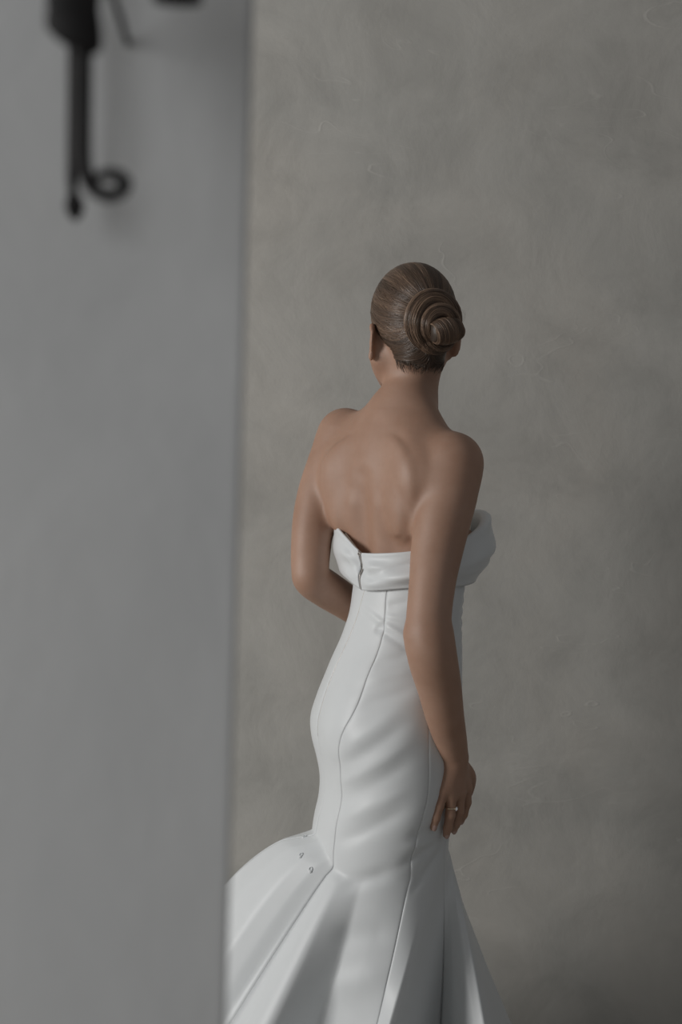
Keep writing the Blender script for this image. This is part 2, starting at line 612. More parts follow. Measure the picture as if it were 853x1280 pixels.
# neck and trapezius
B.cone(NECK + FC[1] * .014 - FC[2] * .03, at(518, 440, 3.222), .050, .0460, .03)
B.cone(ch(.004, -.002, .080), ch(0, -.040, -.045), .040, .042, .03)
for s, S in ((-1, LS), (1, RS)):
    B.cone(at(514, 499, 3.195) - FC[1] * .006 + s * .010 * FC[0], S * .80 + CH * .20 + FC[2] * .010, .028, .031, .035)
    B.cone(ch(s * .018 + .004, -.008, .060), ch(s * .105, -.042, -.022), .034, .033, .03)
    B.ell(S + FC[2] * -.004 - s * .002 * FC[0], (.047, .049, .056), FC, .035)
    B.cone(ch(s * .114, -.03, -.07), ch(s * .076, -.004, -.24), .040, .029, .04)
    B.cone(ch(s * .105, -.054, -.045), S - FC[2] * .03 - FC[1] * .012, .024, .030, .035)
# soften the whole upper back so that muscles flow into each other
sl, X, Y, Z = B.region(CH - .20, CH + .17)
blk = B.D[sl].copy()
for _ in range(3):
    for ax in range(3):
        cs = np.cumsum(np.concatenate([np.repeat(np.take(blk, [0], ax), 5, ax), blk, np.repeat(np.take(blk, [-1], ax), 4, ax)], ax), ax)
        n_ = blk.shape[ax]
        blk = (np.take(cs, np.arange(9, 9 + n_) - 0, ax, mode='clip') - np.take(cs, np.arange(0, n_), ax)) / 9
loc_r = (X - CH[0]) * FC[0][0] + (Y - CH[1]) * FC[0][1] + (Z - CH[2]) * FC[0][2]
loc_f = (X - CH[0]) * FC[1][0] + (Y - CH[1]) * FC[1][1] + (Z - CH[2]) * FC[1][2]
loc_u = (X - CH[0]) * FC[2][0] + (Y - CH[1]) * FC[2][1] + (Z - CH[2]) * FC[2][2]
wgt = sm((.145 - np.abs(loc_r)) / .07) * sm((-.02 - loc_f) / .03) * sm((.075 - loc_u) / .05) * sm((loc_u + .17) / .05)
B.D[sl] = (B.D[sl] * (1 - wgt) + blk * wgt).astype(np.float32)
for s in (-1, 1):
    # shoulder blades and the erector muscles either side of the spine
    sc_f = frame_from(FC[0] - .30 * s * FC[1], FC[2] - s * .14 * FC[0])
    B.ell(ch(s * .082, -.064, -.070), (.040, .018, .072), sc_f, .035)
    B.ell(ch(s * .074, -.074, -.115), (.018, .010, .028), sc_f, .03)
    B.cone(ch(s * .026 - .004, -.060, -.10), ch(s * .026 - .016, -.044, -.22), .019, .021, .028)
    # collar bones
    B.cone(ch(s * .02, .055, .0), LS * (s < 0) + RS * (s > 0) + FC[1] * .02 + FC[2] * .018, .010, .010, .03)
B.cone(ch(-.002, -.104, -.05), ch(-.018, -.090, -.28), .009, .014, .032, sub=True)
B.ell(NECK - FC[1] * .040 - FC[2] * .008, (.013, .009, .013), FC, .03)
# right arm
ra = [(569, 579, 3.088, 35), (562, 618, 3.08, 35.5), (553.5, 652, 3.065, 35), (546, 691, 3.045, 32.5), (541, 727, 3.02, 29.5), (536.5, 771, 2.995, 28.6), (537.5, 796, 2.985, 31), (541, 822, 2.99, 31.3), (549.5, 859, 3.012, 28), (556.5, 895, 3.038, 24.3), (562.5, 920, 3.063, 21.3), (568, 945, 3.090, 18.2)]
B.chain([at(x, y, Y) for x, y, Y, r in ra], [r * Y / F_PX for x, y, Y, r in ra], .014)
B.cone(at(521, 793, 2.985), at(523, 803, 2.99), .017, .015, .02)          # elbow point
# right hand: palm
W = at(568, 945, 3.090)
mcp = {'little': at(554.5, 988, 3.078), 'ring': at(564.5, 994, 3.084), 'middle': at(575, 992, 3.100), 'index': at(583, 984, 3.122)}
for kf, r0, r1 in (('little', .015, .0115), ('ring', .016, .0115), ('middle', .016, .012), ('index', .015, .012)):
    B.cone(W + (mcp[kf] - W) * .12, mcp[kf], r0, r1, .014)
fing = {
    'little': ([(554.5, 988, 3.078), (549.5, 1008, 3.073), (545.5, 1023, 3.071), (542.3, 1034.5, 3.072)], (.0100, .0086, .0078, .0062)),
    'ring': ([(564.5, 994, 3.084), (563, 1019, 3.084), (560, 1035, 3.092), (558.2, 1043.5, 3.098)], (.0108, .0092, .0084, .0066)),
    'middle': ([(575, 992, 3.100), (574, 1014, 3.106), (570, 1030, 3.120), (567.5, 1038, 3.130)], (.0110, .0092, .0084, .0066)),
    'index': ([(583, 984, 3.122), (583.5, 1003, 3.136), (579.5, 1018, 3.152), (576.5, 1026, 3.162)], (.0110, .0092, .0084, .0066)),
}
FINGER = {}
for kf, (pts, rr) in fing.items():
    P = [at(*p) for p in pts]
    FINGER[kf] = P
    for i in range(3):
        B.cone(P[i], P[i + 1], rr[i], rr[i + 1], .0035)
B.chain([at(577, 955, 3.115), at(587, 970, 3.140), at(587, 986, 3.165), at(582, 1000, 3.180)], (.013, .0125, .0095, .0075), .01)
# left arm, elbow drawn back, hand on the far hip
la = [(430, 546, 3.31, 33), (412, 585, 3.295, 29.5), (400, 618, 3.28, 28), (392.5, 650, 3.265, 26.5), (389, 684, 3.25, 25.2), (388, 712, 3.235, 23.8), (391, 724, 3.24, 23.8), (409, 737, 3.285, 23.6), (432, 752, 3.325, 22), (456, 770, 3.36, 18.5), (478, 787, 3.385, 14.5)]
B.chain([at(x, y, Y) for x, y, Y, r in la], [r * Y / F_PX for x, y, Y, r in la], .014)
LW = at(478, 787, 3.385)
ld = unit(at(520, 828, 3.37) - LW)
ln = unit(np.cross(ld, np.cross((0.3, 1.0, 0.1), ld)))                    # back of the hand, away from the hip
lside = np.cross(ld, ln)
for i, (off, ln_, a0) in enumerate(((-.030, .062, -.10), (-.010, .074, -.03), (.011, .080, .03), (.031, .072, .09))):
    m = LW + ld * (.082 - .008 * abs(i - 2)) + lside * off
    B.cone(LW + ld * .012 + lside * off * .45, m, .016, .0115, .012)
    d2 = unit(ld + lside * a0)
    p1 = m + d2 * ln_ * .48 - ln * .004
    p2 = p1 + unit(d2 - ln * .25) * ln_ * .3
    p3 = p2 + unit(d2 - ln * .5) * ln_ * .22
    for a, b, r0, r1 in ((m, p1, .0105, .009), (p1, p2, .009, .008), (p2, p3, .008, .0065)):
        B.cone(a, b, r0, r1, .0035)
t0 = LW + ld * .025 + lside * .02
B.chain([t0, t0 + ld * .025 + lside * .022, t0 + ld * .052 + lside * .034, t0 + ld * .074 + lside * .038], (.015, .012, .0098, .0075), .01)
# legs and feet, hidden in the gown, standing on the floor
for s in (-1, 1):
    hip = pv(s * .075, 0, -.06)
    knee = np.array((0.070, 3.21, 0.475)) + s * .065 * FP[0] + (.02 * FP[1] if s > 0 else 0)
    ank = np.array((0.060, 3.21, 0.085)) + s * .060 * FP[0]
    B.chain([hip, hip * .5 + knee * .5, knee, knee * .72 + ank * .28 - FP[1] * .014, ank], (.070, .062, .046, .044, .033), .03)
    toe = ank + FP[1] * .15 + s * .012 * FP[0]
    toe[2] = .020
    B.ell((ank[0] - .025 * FP[1][0], ank[1] - .025 * FP[1][1], .036), (.028, .032, .036), FP, .03)
    B.chain([ank - (0, 0, .02), ank * .45 + toe * .55 - (0, 0, .006), toe], (.034, .028, .018), .02)
    for j in range(5):
        q = toe + FP[0] * (j - 2) * .013 - FP[1] * (.004 * abs(j - (1 if s > 0 else 3)))
        q[2] = .012
        B.cone(q - FP[1] * .02, q + FP[1] * .018, .011, .009, .004)
# head and face
B.ell(hd(0, -.012, .004), (.072, .090, .086), FH, .02)
B.ell(hd(0, .026, -.064), (.056, .060, .074), FH, .03)
B.cone(hd(0, -.045, -.055), at(519, 450, 3.21), .043, .044, .03)
for s in (-1, 1):
    B.cone(hd(s * .056, .010, -.080), hd(s * .018, .074, -.124), .021, .015, .025)
    B.ell(hd(s * .036, .060, -.054), (.020, .022, .024), FH, .02)
    B.cone(hd(s * .012, .088, -.010), hd(s * .045, .070, -.008), .008, .007, .015)
    B.ell(hd(s * .031, .102, -.027), (.016, .018, .010), FH, .012, sub=True)
    B.ell(hd(s * .031, .077, -.027), (.0125, .0125, .0105), FH, .003)
    B.ell(hd(s * .011, .100, -.072), (.0075, .009, .007), FH, .005)
B.ell(hd(0, .074, -.126), (.018, .016, .014), FH, .02)
B.cone(hd(0, .088, -.030), hd(0, .112, -.066), .0075, .0095, .012)
for u0, rr in ((-.091, .0052), (-.0995, .0062)):
    B.cone(hd(-.016, .083, u0 + .001), hd(0, .090, u0), rr * .6, rr, .006)
    B.cone(hd(.016, .083, u0 + .001), hd(0, .090, u0), rr * .6, rr, .006)
# ears: thin shell, raised rim, hollow concha, lobe
for s in (-1, 1):
    ef = frame_from(s * FH[0] * .86 + FH[1] * .50, FH[2] + FH[1] * -.12)
    eo = hd(s * .079, -.006, -.050)
    ee = loc(eo, ef)
    B.ell(ee(0, -.002, .0), (.0050, .0175, .0280), ef, .004)
    B.ell(hd(s * .070, .000, -.052), (.010, .010, .020), FH, .008)
    rim = [ee(.003, -.012 * s * s * math.cos(t) * (1.35 if math.cos(t) > 0 else 1.0) - .002, .0285 * math.sin(t)) for t in np.linspace(-1.1, 2.3, 12)]
    for i in range(11):
        B.cone(rim[i], rim[i + 1], .0038, .0038, .003)
    B.ell(ee(.0005, .004, -.0275), (.0052, .0085, .0090), ef, .005)
    B.ell(ee(.009, .002, -.002), (.006, .008, .012), ef, .004, sub=True)

person = bpy.data.objects.new('person', None)
COL.objects.link(person)
person.location = (0.07, 3.2, 0.0)
tag(person, 'person in a white strapless gown, hair in a low bun, turned towards the plaster wall', 'person')


def child(name, mesh, mat, parent=None, smooth=True):
    o = link(name, mesh, mat, parent or person, smooth)
    # all figure meshes are written in world coordinates: put them in the person's frame
    o.matrix_parent_inverse = Matrix.Identity(4)
    if parent is None:
        o.location = -person.location
    return o


body = child('body', B.mesh('body'), M_SKIN)
del B

# finger nails
def nail(kf):
    P = FINGER[kf]
    d = unit(P[3] - P[2])
    back = unit(np.array((.35, -.9, .1)) - d * np.dot((.35, -.9, .1), d))
    sd = np.cross(d, back)
    V, n = [], 8
    c = P[2] + (P[3] - P[2]) * .95
    for v in np.linspace(-1, 1, 5):
        for u in np.linspace(-1, 1, 5):
            w = .0048 * (1 - .25 * max(0, v) ** 3)
            V.append(c + d * v * .0055 + sd * u * w + back * (.0073 - .0022 * u * u - .0008 * v * v))
    return V, grid_faces(5, 5)


M_NAIL = simple('natural_nail', (0.50, 0.34, 0.29), 0.25, noise=0.04)
for kf in ('little', 'ring', 'middle', 'index'):
    V, Fq = nail(kf)
    child('fingernail', quads_mesh('fingernail', V, Fq), M_NAIL, body)

# ring with a stone on the ring finger
a, b = FINGER['ring'][0], FINGER['ring'][1]
rc = a + (b - a) * .62
rd = unit(b - a)
rx = unit(np.cross(rd, (0, 1, 0)))
ry = np.cross(rd, rx)
ang = np.linspace(0, 2 * math.pi, 28, endpoint=False)
V, Fr = [], []
for i, t in enumerate(ang):
    o_ = math.cos(t) * rx + math.sin(t) * ry
    for q in np.linspace(0, 2 * math.pi, 6, endpoint=False):
        V.append(rc + o_ * (.0111 + .0011 * math.cos(q)) + rd * .0013 * math.sin(q))
for i in range(28):
    for j in range(6):
        Fr.append((i * 6 + j, ((i + 1) % 28) * 6 + j, ((i + 1) % 28) * 6 + (j + 1) % 6, i * 6 + (j + 1) % 6))
ringo = child('finger_ring', py_mesh('finger_ring', V, Fr), M_GOLD)
ringo['label'] = 'thin pale gold ring with a clear stone'
gd = unit(np.array((.75, -.62, 0)) - rd * np.dot((.75, -.62, 0), rd))
gc = rc + gd * .0135
gs = np.cross(rd, gd)
V = [gc + gd * .0028] + [gc + (math.cos(t) * rd * .0042 + math.sin(t) * gs * .0034) for t in np.linspace(0, 2 * math.pi, 8, endpoint=False)] + [gc - gd * .0030]
Fr = [(0, i + 1, (i + 1) % 8 + 1) for i in range(8)] + [(9, (i + 1) % 8 + 1, i + 1) for i in range(8)]
child('gemstone', py_mesh('gemstone', V, Fr), M_GEM, ringo, smooth=False)

# ------------------------------------------------------------------ hair
rng = np.random.default_rng(7)
HR = np.array((.0775, .0955, .0925))          # combed hair shell radii in the head frame
HO = (0, -.012, .004)
HL_F = [-.20, -.075, -.040, -.018, -.006, .010, .028, .045, .068, .085, .2]
HL_U = [-.100, -.098, -.088, -.058, -.030, -.020, -.026, .020, .050, .068, .10]


def hairline(f):
    return np.interp(f, HL_F, HL_U)


Hf = Field(HC - .14, HC + .14, 0.0022)
Hf.ell(hd(*HO), HR - .0012, FH, .01)
Hf.cone(hd(0, -.050, -.050), hd(0, -.040, -.092), .046, .0465, .02)
sl, X, Y, Z = Hf.region(Hf.lo, Hf.lo + Hf.n * Hf.h)
fq = (X - HC[0]) * FH[1][0] + (Y - HC[1]) * FH[1][1] + (Z - HC[2]) * FH[1][2]
uq = (X - HC[0]) * FH[2][0] + (Y - HC[1]) * FH[2][1] + (Z - HC[2]) * FH[2][2]
D_HEAD = Hf.D.copy()
rq = (X - HC[0]) * FH[0][0] + (Y - HC[1]) * FH[0][1] + (Z - HC[2]) * FH[0][2]
cut = (hairline(fq) - uq + .0025 * np.sin(rq * 420) + .002 * np.sin(rq * 173 + 1)).astype(np.float32) * .8
h_ = np.clip(.5 - .5 * (Hf.D - cut) / .008, 0, 1)
Hf.D = (Hf.D + (cut - Hf.D) * h_ + .008 * h_ * (1 - h_)).astype(np.float32)
hair = child('hair', Hf.mesh('hair'), M_SCALP)
hair['label'] = 'sleek brown hair combed back into a low bun'


def strands_mesh(name, paths, radii, tints):
    """many thin three-sided tubes; paths (n, m, 3)"""
    P = np.asarray(paths, float)
    n, m, _ = P.shape
    T = np.gradient(P, axis=1)
    T /= np.linalg.norm(T, axis=2)[..., None] + 1e-12
    ref = rng.normal(size=(n, 1, 3))
    A = np.cross(T, ref)
    A /= np.linalg.norm(A, axis=2)[..., None] + 1e-12
    Bn = np.cross(T, A)
    R = np.asarray(radii)[:, None] * np.interp(np.linspace(0, 1, m), [0, .06, .9, 1], [.25, 1, 1, .25])[None]
    V = np.stack([P + R[..., None] * (math.cos(t) * A + math.sin(t) * Bn) for t in (0, 2.094, 4.189)], 2)
    V = V.reshape(-1, 3)
    i = (np.arange(n) * m * 3)[:, None, None] + (np.arange(m - 1) * 3)[None, :, None]
    j = np.arange(3)[None, None]
    j2 = (j + 1) % 3
    Fq = np.stack([i + j, i + j2, i + 3 + j2, i + 3 + j], -1).reshape(-1, 4)
    me = quads_mesh(name, V, Fq)
    at_ = me.attributes.new('tint', 'FLOAT', 'POINT')
    at_.data.foreach_set('value', np.repeat(np.asarray(tints, np.float32), m * 3))
    return me


def on_hair(P, lift):
    """slide points along the field gradient on to the combed-hair surface"""
    P = P.copy()
    h = Hf.h

    def val(Q):
        g = np.clip((Q - Hf.lo) / h, 0, Hf.n - 1.001)
        i = g.astype(int)
        f = g - i
        out_ = 0
        for a_ in (0, 1):
            for b_ in (0, 1):
                for c_ in (0, 1):
                    w_ = (f[:, 0] if a_ else 1 - f[:, 0]) * (f[:, 1] if b_ else 1 - f[:, 1]) * (f[:, 2] if c_ else 1 - f[:, 2])
                    out_ = out_ + w_ * D_HEAD[i[:, 0] + a_, i[:, 1] + b_, i[:, 2] + c_]
        return out_
    for _ in range(4):
        d = val(P)
        G = np.stack([(val(P + e) - val(P - e)) for e in np.eye(3) * h], 1)
        G /= np.linalg.norm(G, axis=1)[:, None] + 1e-9
        P -= G * (np.clip(d, -.01, .01) - lift)[:, None]
    return P


# combed strands: run over the skull from the hairline to the knot
BUN = at(545, 403, 3.110)
bl = np.array([np.dot(BUN - HC, FH[i]) for i in range(3)])
bdir = unit((bl - np.array(HO)) / HR)
paths, rad, tint, lifts = [], [], [], []
NS, NPT = 4600, 18
t = np.linspace(0, 1, NPT)
bu = unit(np.array((0, 0, 1.0)) - bdir * bdir[2])
bv_ = np.cross(bdir, bu)
# how far the hair reaches from the knot in every direction
AZ = np.radians(np.arange(0, 360, 2))
WW = np.linspace(.3, 2.7, 60)
dirs = (np.cos(WW)[None, :, None] * bdir + np.sin(WW)[None, :, None] * (np.cos(AZ)[:, None, None] * bu + np.sin(AZ)[:, None, None] * bv_))
Qs = on_hair((HC + (np.array(HO) + dirs.reshape(-1, 3) * HR) @ FH), np.zeros(dirs.shape[0] * dirs.shape[1]))
Ql = (Qs - HC) @ FH.T
okh = ((Ql[:, 2] - hairline(Ql[:, 1])) > .0).reshape(len(AZ), len(WW))
wmax = np.array([WW[(np.argmin(r) if not r.all() else len(WW) - 1)] for r in okh])
while len(paths) < NS:
    az = rng.uniform(0, 2 * math.pi)
    wm = np.interp(az, np.append(AZ, 2 * math.pi), np.append(wmax, wmax[0]))
    w0 = wm * (1 - .55 * rng.random() ** 1.6) + rng.normal() * .012
    if w0 < .75:
        continue
    ww = w0 + (.34 - w0) * t
    a_ = az + .16 * math.sin(az) * np.sin(t * math.pi) * min(1.2, w0) + rng.normal() * .02
    D_ = np.cos(ww)[:, None] * bdir + np.sin(ww)[:, None] * (np.cos(a_)[:, None] * bu + np.sin(a_)[:, None] * bv_)
    paths.append(HC + (np.array(HO) + D_ * HR) @ FH)
    lifts.append(rng.uniform(-.0003, .0009) + .0003 * np.sin(t * 7 + rng.uniform(0, 6)))
    rad.append(rng.uniform(.0003, .0008))
    # locks: neighbouring strands share a tone
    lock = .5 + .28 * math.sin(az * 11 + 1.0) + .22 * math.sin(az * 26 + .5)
    under = .55 if math.cos(az) < -.45 else 1.0           # darker tint below the knot
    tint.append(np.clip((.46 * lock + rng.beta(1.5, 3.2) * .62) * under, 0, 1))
for i in range(260):                            # short wisps at the nape, lying on the neck
    r0 = rng.uniform(-.058, .046)
    f0 = -.085 + .045 * (abs(r0) / .055) ** 2
    u0 = hairline(f0) + rng.uniform(.004, .016)
    q = t[:, None] * rng.uniform(.010, .024)
    sl_ = np.array((-.35 + rng.normal() * .35 - r0 * 4, 0, -1.0))
    paths.append(HC + (np.array((r0, f0, u0)) + q * unit(sl_)) @ FH)
    lifts.append(np.interp(t, [0, .4, 1], [.0006, .0004, -.0022]))
    rad.append(rng.uniform(.00018, .0004))
    tint.append(rng.uniform(.05, .4))
P_ = on_hair(np.array(paths).reshape(-1, 3), np.array(lifts).reshape(-1))
P_ = P_.reshape(-1, NPT, 3)
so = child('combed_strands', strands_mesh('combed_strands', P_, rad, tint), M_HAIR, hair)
so['kind'] = 'stuff'

# the knot: hair coiled on itself, facing out from the back of the head
bn = unit(np.array((0.45, -0.89, 0.02)))       # out of the knot
bx = unit(np.cross((0, 0, 1), -bn))
bx = bx if bx[0] > 0 else -bx                   # across
bz = np.cross(bx, bn)
bz = bz if bz[2] > 0 else -bz
bp = lambda x, z, o_: BUN + x * bx + z * bz + o_ * bn


def arc(c, rx_, rz_, a0, a1, o0, o1, n=70):
    q = np.linspace(0, 1, n)
    ph = np.radians(a0 + (a1 - a0) * q)
    return np.array([bp(c[0] + rx_ * math.cos(p), c[1] + rz_ * math.sin(p), o0 + (o1 - o0) * math.sin(k_ * math.pi / 2)) for p, k_ in zip(ph, q)])


qq = np.linspace(0, 1, 70)
fat = lambda a, m, b: np.interp(qq, [0, .25, .8, 1], [a, m, m, b])
COILS = [   # path, radius, twist per step, strands
    (arc((-.001, .001), .0385, .0415, 262, -35, -.012, -.004), fat(.012, .0185, .015), .022, 620),      # outer wrap, over the top
    (arc((.003, -.003), .034, .038, 215, 340, -.012, -.006), fat(.012, .0165, .013), .020, 380),        # underside
    (arc((.005, -.005), .0280, .0260, 255, -25, .003, .009), fat(.011, .0145, .012), .020, 520),        # second wrap
]
bun_v, bun_f, nv = [], [], 0
paths, rad, tint = [], [], []
for ci, (P, R_, tw, ns) in enumerate(COILS):
    V, Fq = tube(P, R_ * .95, 14)
    bun_v.append(V)
    bun_f += [tuple(i + nv for i in f) for f in Fq]
    nv += len(V)
    T = np.gradient(P, axis=0)
    T /= np.linalg.norm(T, axis=1)[:, None]
    N1 = bn - T * (T @ bn)[:, None]
    N1 /= np.linalg.norm(N1, axis=1)[:, None]
    N2 = np.cross(T, N1)
    for i in range(ns):
        a0 = rng.uniform(0, 2 * math.pi)
        i0 = rng.uniform(0, 18)
        i1 = rng.uniform(48, 69)
        ii = np.linspace(i0, i1, 22)
        ip = lambda A: np.stack([np.interp(ii, np.arange(70), A[:, j]) for j in range(3)], 1)
        rr_ = np.interp(ii, np.arange(70), R_)[:, None] * (.98 + rng.uniform(-.05, .07))
        th = a0 + ii * tw + .10 * np.sin(ii * .13 + i)
        paths.append(ip(P) + rr_ * (np.cos(th)[:, None] * ip(N1) + np.sin(th)[:, None] * ip(N2)))
        rad.append(rng.uniform(.0003, .0008))
        lock = .5 + .5 * math.sin(a0 * 5 + ci * 2.1)
        tint.append(np.clip(.12 + .42 * lock + rng.beta(1.5, 3.0) * .62, 0, 1))
# the rolled end, wound across the knot so its strands stand upright
RA, RB = bp(-.020, -.021, .021), bp(.040, -.011, .019)
ax_ = unit(RB - RA)
e1 = unit(bn - ax_ * bn.dot(ax_))
e2 = np.cross(ax_, e1)
m_ = 16
roll_c = np.array([RA + (RB - RA) * q for q in np.linspace(0, 1, m_)])
roll_r = .0240 * np.sqrt(np.clip(1 - (np.linspace(-1, 1, m_) * .93) ** 2 * .62, .02, 1))
V, Fq = tube(roll_c, roll_r * .95, 16)
bun_v.append(V)
bun_f += [tuple(i + nv for i in f) for f in Fq]
nv += len(V)
for i in range(620):
    q = rng.random()
    th = np.linspace(0, rng.uniform(2.6, 4.6), 22) + rng.uniform(-2.6, .2)
    qs = np.clip(q + .10 * np.sin(th * .8), 0, 1)
    c_ = RA + (RB - RA) * qs[:, None]
    r_ = np.interp(qs, np.linspace(0, 1, m_), roll_r) * (.98 + rng.uniform(-.04, .06))
    paths.append(c_ + r_[:, None] * (np.cos(th)[:, None] * e1 + np.sin(th)[:, None] * e2))
    rad.append(rng.uniform(.0003, .0008))
    tint.append(np.clip(.12 + .42 * (.5 + .3 * math.sin(q * 15 + 2 * math.sin(q * 7)) + .2 * math.sin(q * 41)) + rng.beta(1.5, 3.0) * .6, 0, 1))
# a few loose flyaway hairs at the knot and nape
for i in range(46):
    a0 = rng.uniform(0, 2 * math.pi)
    p0 = bp(.050 * math.cos(a0), .052 * math.sin(a0), rng.uniform(-.01, .012))
    v0 = unit(math.cos(a0) * bx + math.sin(a0) * bz + rng.normal(size=3) * .5)
    v1 = unit(-math.sin(a0) * bx + math.cos(a0) * bz)
    L_ = rng.uniform(.006, .016)
    q = np.linspace(0, 1, 22)[:, None]
    paths.append(p0 + v1 * q * L_ * 1.6 + v0 * L_ * .6 * np.sin(q * 2.2))
    rad.append(.00016)
    tint.append(.7)
bun = child('bun', py_mesh('bun', np.vstack(bun_v), bun_f), M_SCALP, hair)
bun['label'] = 'coiled brown hair bun'
so = child('bun_strands', strands_mesh('bun_strands', paths, rad, tint), M_HAIR, hair)
so['kind'] = 'stuff'

# ------------------------------------------------------------------ gown
gown = bpy.data.objects.new('gown', None)
COL.objects.link(gown)
gown.parent = person
gown['label'] = 'white satin strapless mermaid gown with folded neckline'


def gchild(name, mesh, mat, smooth=True):
    o = link(name, mesh, mat, gown, smooth)
    o.location = -person.location
    return o


# silhouette table measured in the photo: row y, left x, right x, heading, half width across the hips (m)
TAB = np.array([
    # y     L     R     head  w
    (695, 447, 582, 54, .118),
    (715, 444, 581, 56, .119),
    (735, 441.5, 579.5, 58, .119),
    (770, 437, 577, 63, .117),
    (800, 427, 577, 67, .124),
    (830, 413, 577, 70, .138),
    (865, 400, 577, 72, .155),
    (900, 391.5, 577, 73, .166),
    (925, 392.5, 575, 73, .168),
    (950, 397.5, 572, 73, .166),
    (975, 400.5, 569, 73, .163),
    (1000, 398, 566, 74, .160),
    (1025, 391, 563, 74, .156),
    (1050, 388, 561, 75, .153),
    (1100, 387, 561, 75, .150),
    (1290, 386, 562, 75, .150),
    (1520, 386, 562, 75, .150)], float)
YTOP, YBOT = 702, 1489
NR, NU = 300, 288
rows_y = np.linspace(YTOP, YBOT, NR)


def smooth_interp(x, xs, ys, w):
    acc = 0
    for o_ in np.linspace(-1, 1, 9):
        acc = acc + np.interp(x + o_ * w, xs, ys)
    return acc / 9


ty = TAB[:, 0]
rowL, rowR, rowA, rowW = (smooth_interp(rows_y, ty, TAB[:, i], 10) for i in (1, 2, 3, 4))
AX_Y = 3.20
cenx = np.array([at((l + r) / 2, y, AX_Y) for l, r, y in zip(rowL, rowR, rows_y)])
half = (rowR - rowL) / 2 * AX_Y / F_PX
al = np.radians(rowA)
dep = np.sqrt(np.maximum(half ** 2 - (rowW * np.cos(al)) ** 2, .06 ** 2)) / np.sin(al)
rowz = cenx[:, 2]
# column -> angle (0 centre back, 90 near hip, 180 front); seams keep their own column
SEAM_COL = [0, 36, 76, 112, 176, 212, 252, 288]
t_tab = {   # y: seam angles
    690: [0, 27, 96, 135, 225, 264, 333, 360],
    735: [0, 27, 96, 135, 225, 264, 333, 360],
    770: [0, 37, 98, 138, 222, 262, 323, 360],
    800: [0, 43, 99, 138, 222, 261, 317, 360],
    870: [0, 42, 100, 138, 222, 260, 318, 360],
    923: [0, 30, 101, 138, 222, 259, 330, 360],
    964: [0, 24, 101, 138, 222, 259, 336, 360],
    1011: [0, 27, 99, 139, 222, 261, 333, 360],
    1060: [0, 31, 97, 140, 222, 263, 329, 360],
    1500: [0, 32, 97, 140, 222, 263, 328, 360]}
tys = sorted(t_tab)
seam_t = np.array([smooth_interp(rows_y, tys, [t_tab[y][i] for y in tys], 15) for i in range(8)])   # (8, NR)
cols = np.arange(NU + 1)
TH = np.array([np.interp(cols, SEAM_COL, seam_t[:, r]) for r in range(NR)])                          # degrees
thr = np.radians(TH)
Rx, Ry = np.cos(al)[:, None], -np.sin(al)[:, None]
Fx, Fy = np.sin(al)[:, None], np.cos(al)[:, None]
ca, sa = np.cos(thr), np.sin(thr)
# seat lobes: two soft cheeks either side of the centre back over the hip rows
seat = np.exp(-((rows_y - 905) / 45) ** 2)[:, None]
lobes = seat * (.010 * np.exp(-((np.minimum(TH, 360 - TH) - 34) / 22) ** 2))
ex = (dep[:, None] + lobes)
fr_ = -ca * ex
ri_ = sa * (rowW[:, None] + lobes)
GX = cenx[:, 0][:, None] + ri_ * Rx + fr_ * Fx
GY = cenx[:, 1][:, None] + ri_ * Ry + fr_ * Fy
GZ = np.repeat(rowz[:, None], NU + 1, 1)
# skirt: each column runs straight from the knee to its place on the hem-side ring; godet folds fan out
ZREF = at(440, 1280, 3.1)[2]
LINES = [  # angle, photo x at frame bottom, depth Y, exponent, start row
    (0, 180, 3.30, .58, 1039),
    (10, 196, 3.20, .62, 1042),
    (18, 222, 3.125, .70, 1048),
    (26, 252, 3.105, .80, 1056),
    (31, 272, 3.10, .95, 1066),
    (36, 296, 3.005, .95, 1068),
    (41, 318, 2.985, .95, 1070),
    (58, 392, 3.060, 1.0, 1070),
    (75, 425, 3.025, 1.0, 1070),
    (97, 461, 2.990, 1.0, 1070),
    (118, 468, 2.945, 1.1, 1064),
    (127, 479, 2.950, 1.1, 1064),
    (139, 549, 3.175, 1.25, 1062),
    (143, 557, 3.150, 1.25, 1060),
    (150, 568, 3.100, 1.10, 1056),
    (160, 596, 3.035, 1.0, 1052),
    (172, 617, 3.012, .95, 1050),
    (180, 625, 3.070, .95, 1050),
    (190, 632, 3.250, 1.0, 1060),
    (205, 628, 3.340, 1.0, 1060),
    (222, 565, 3.420, 1.0, 1060),
    (245, 500, 3.380, 1.0, 1060),
    (263, 430, 3.460, 1.0, 1060),
    (285, 360, 3.400, .9, 1056),
    (305, 300, 3.470, .8, 1050),
    (330, 240, 3.400, .7, 1044),
    (348, 200, 3.370, .62, 1042),
    (360, 180, 3.300, .58, 1039)]
LN = np.array(LINES)
refp = np.array([at(l[1], 1280, l[2]) for l in LINES])
# move the reference points to the common height along their own view line
for r in range(NR):
    z = rowz[r]
    th = TH[r]
    bx_ = smooth_interp(th, LN[:, 0], refp[:, 0], 1.4)
    by_ = smooth_interp(th, LN[:, 0], refp[:, 1], 1.4)
    pw = np.interp(th, LN[:, 0], LN[:, 3])
    ys = np.interp(th, LN[:, 0], LN[:, 4])
    s0 = (rows_y[r] - ys) / (1280 - ys)
    s = np.where(s0 > 0, np.maximum(s0, 1e-6) ** pw, 0)
    # ease the first centimetres so the flare leaves the thigh without a hard kink
    s = np.where((s0 > 0) & (s0 < .06), s * sm(s0 / .06) ** .5, s)
    s = np.where(s0 > 1, 1 + (s0 - 1) * pw, s)
    GX[r] = GX[r] * (1 - s) + bx_ * s
    GY[r] = GY[r] * (1 - s) + by_ * s
GP = np.stack([GX, GY, GZ], -1)


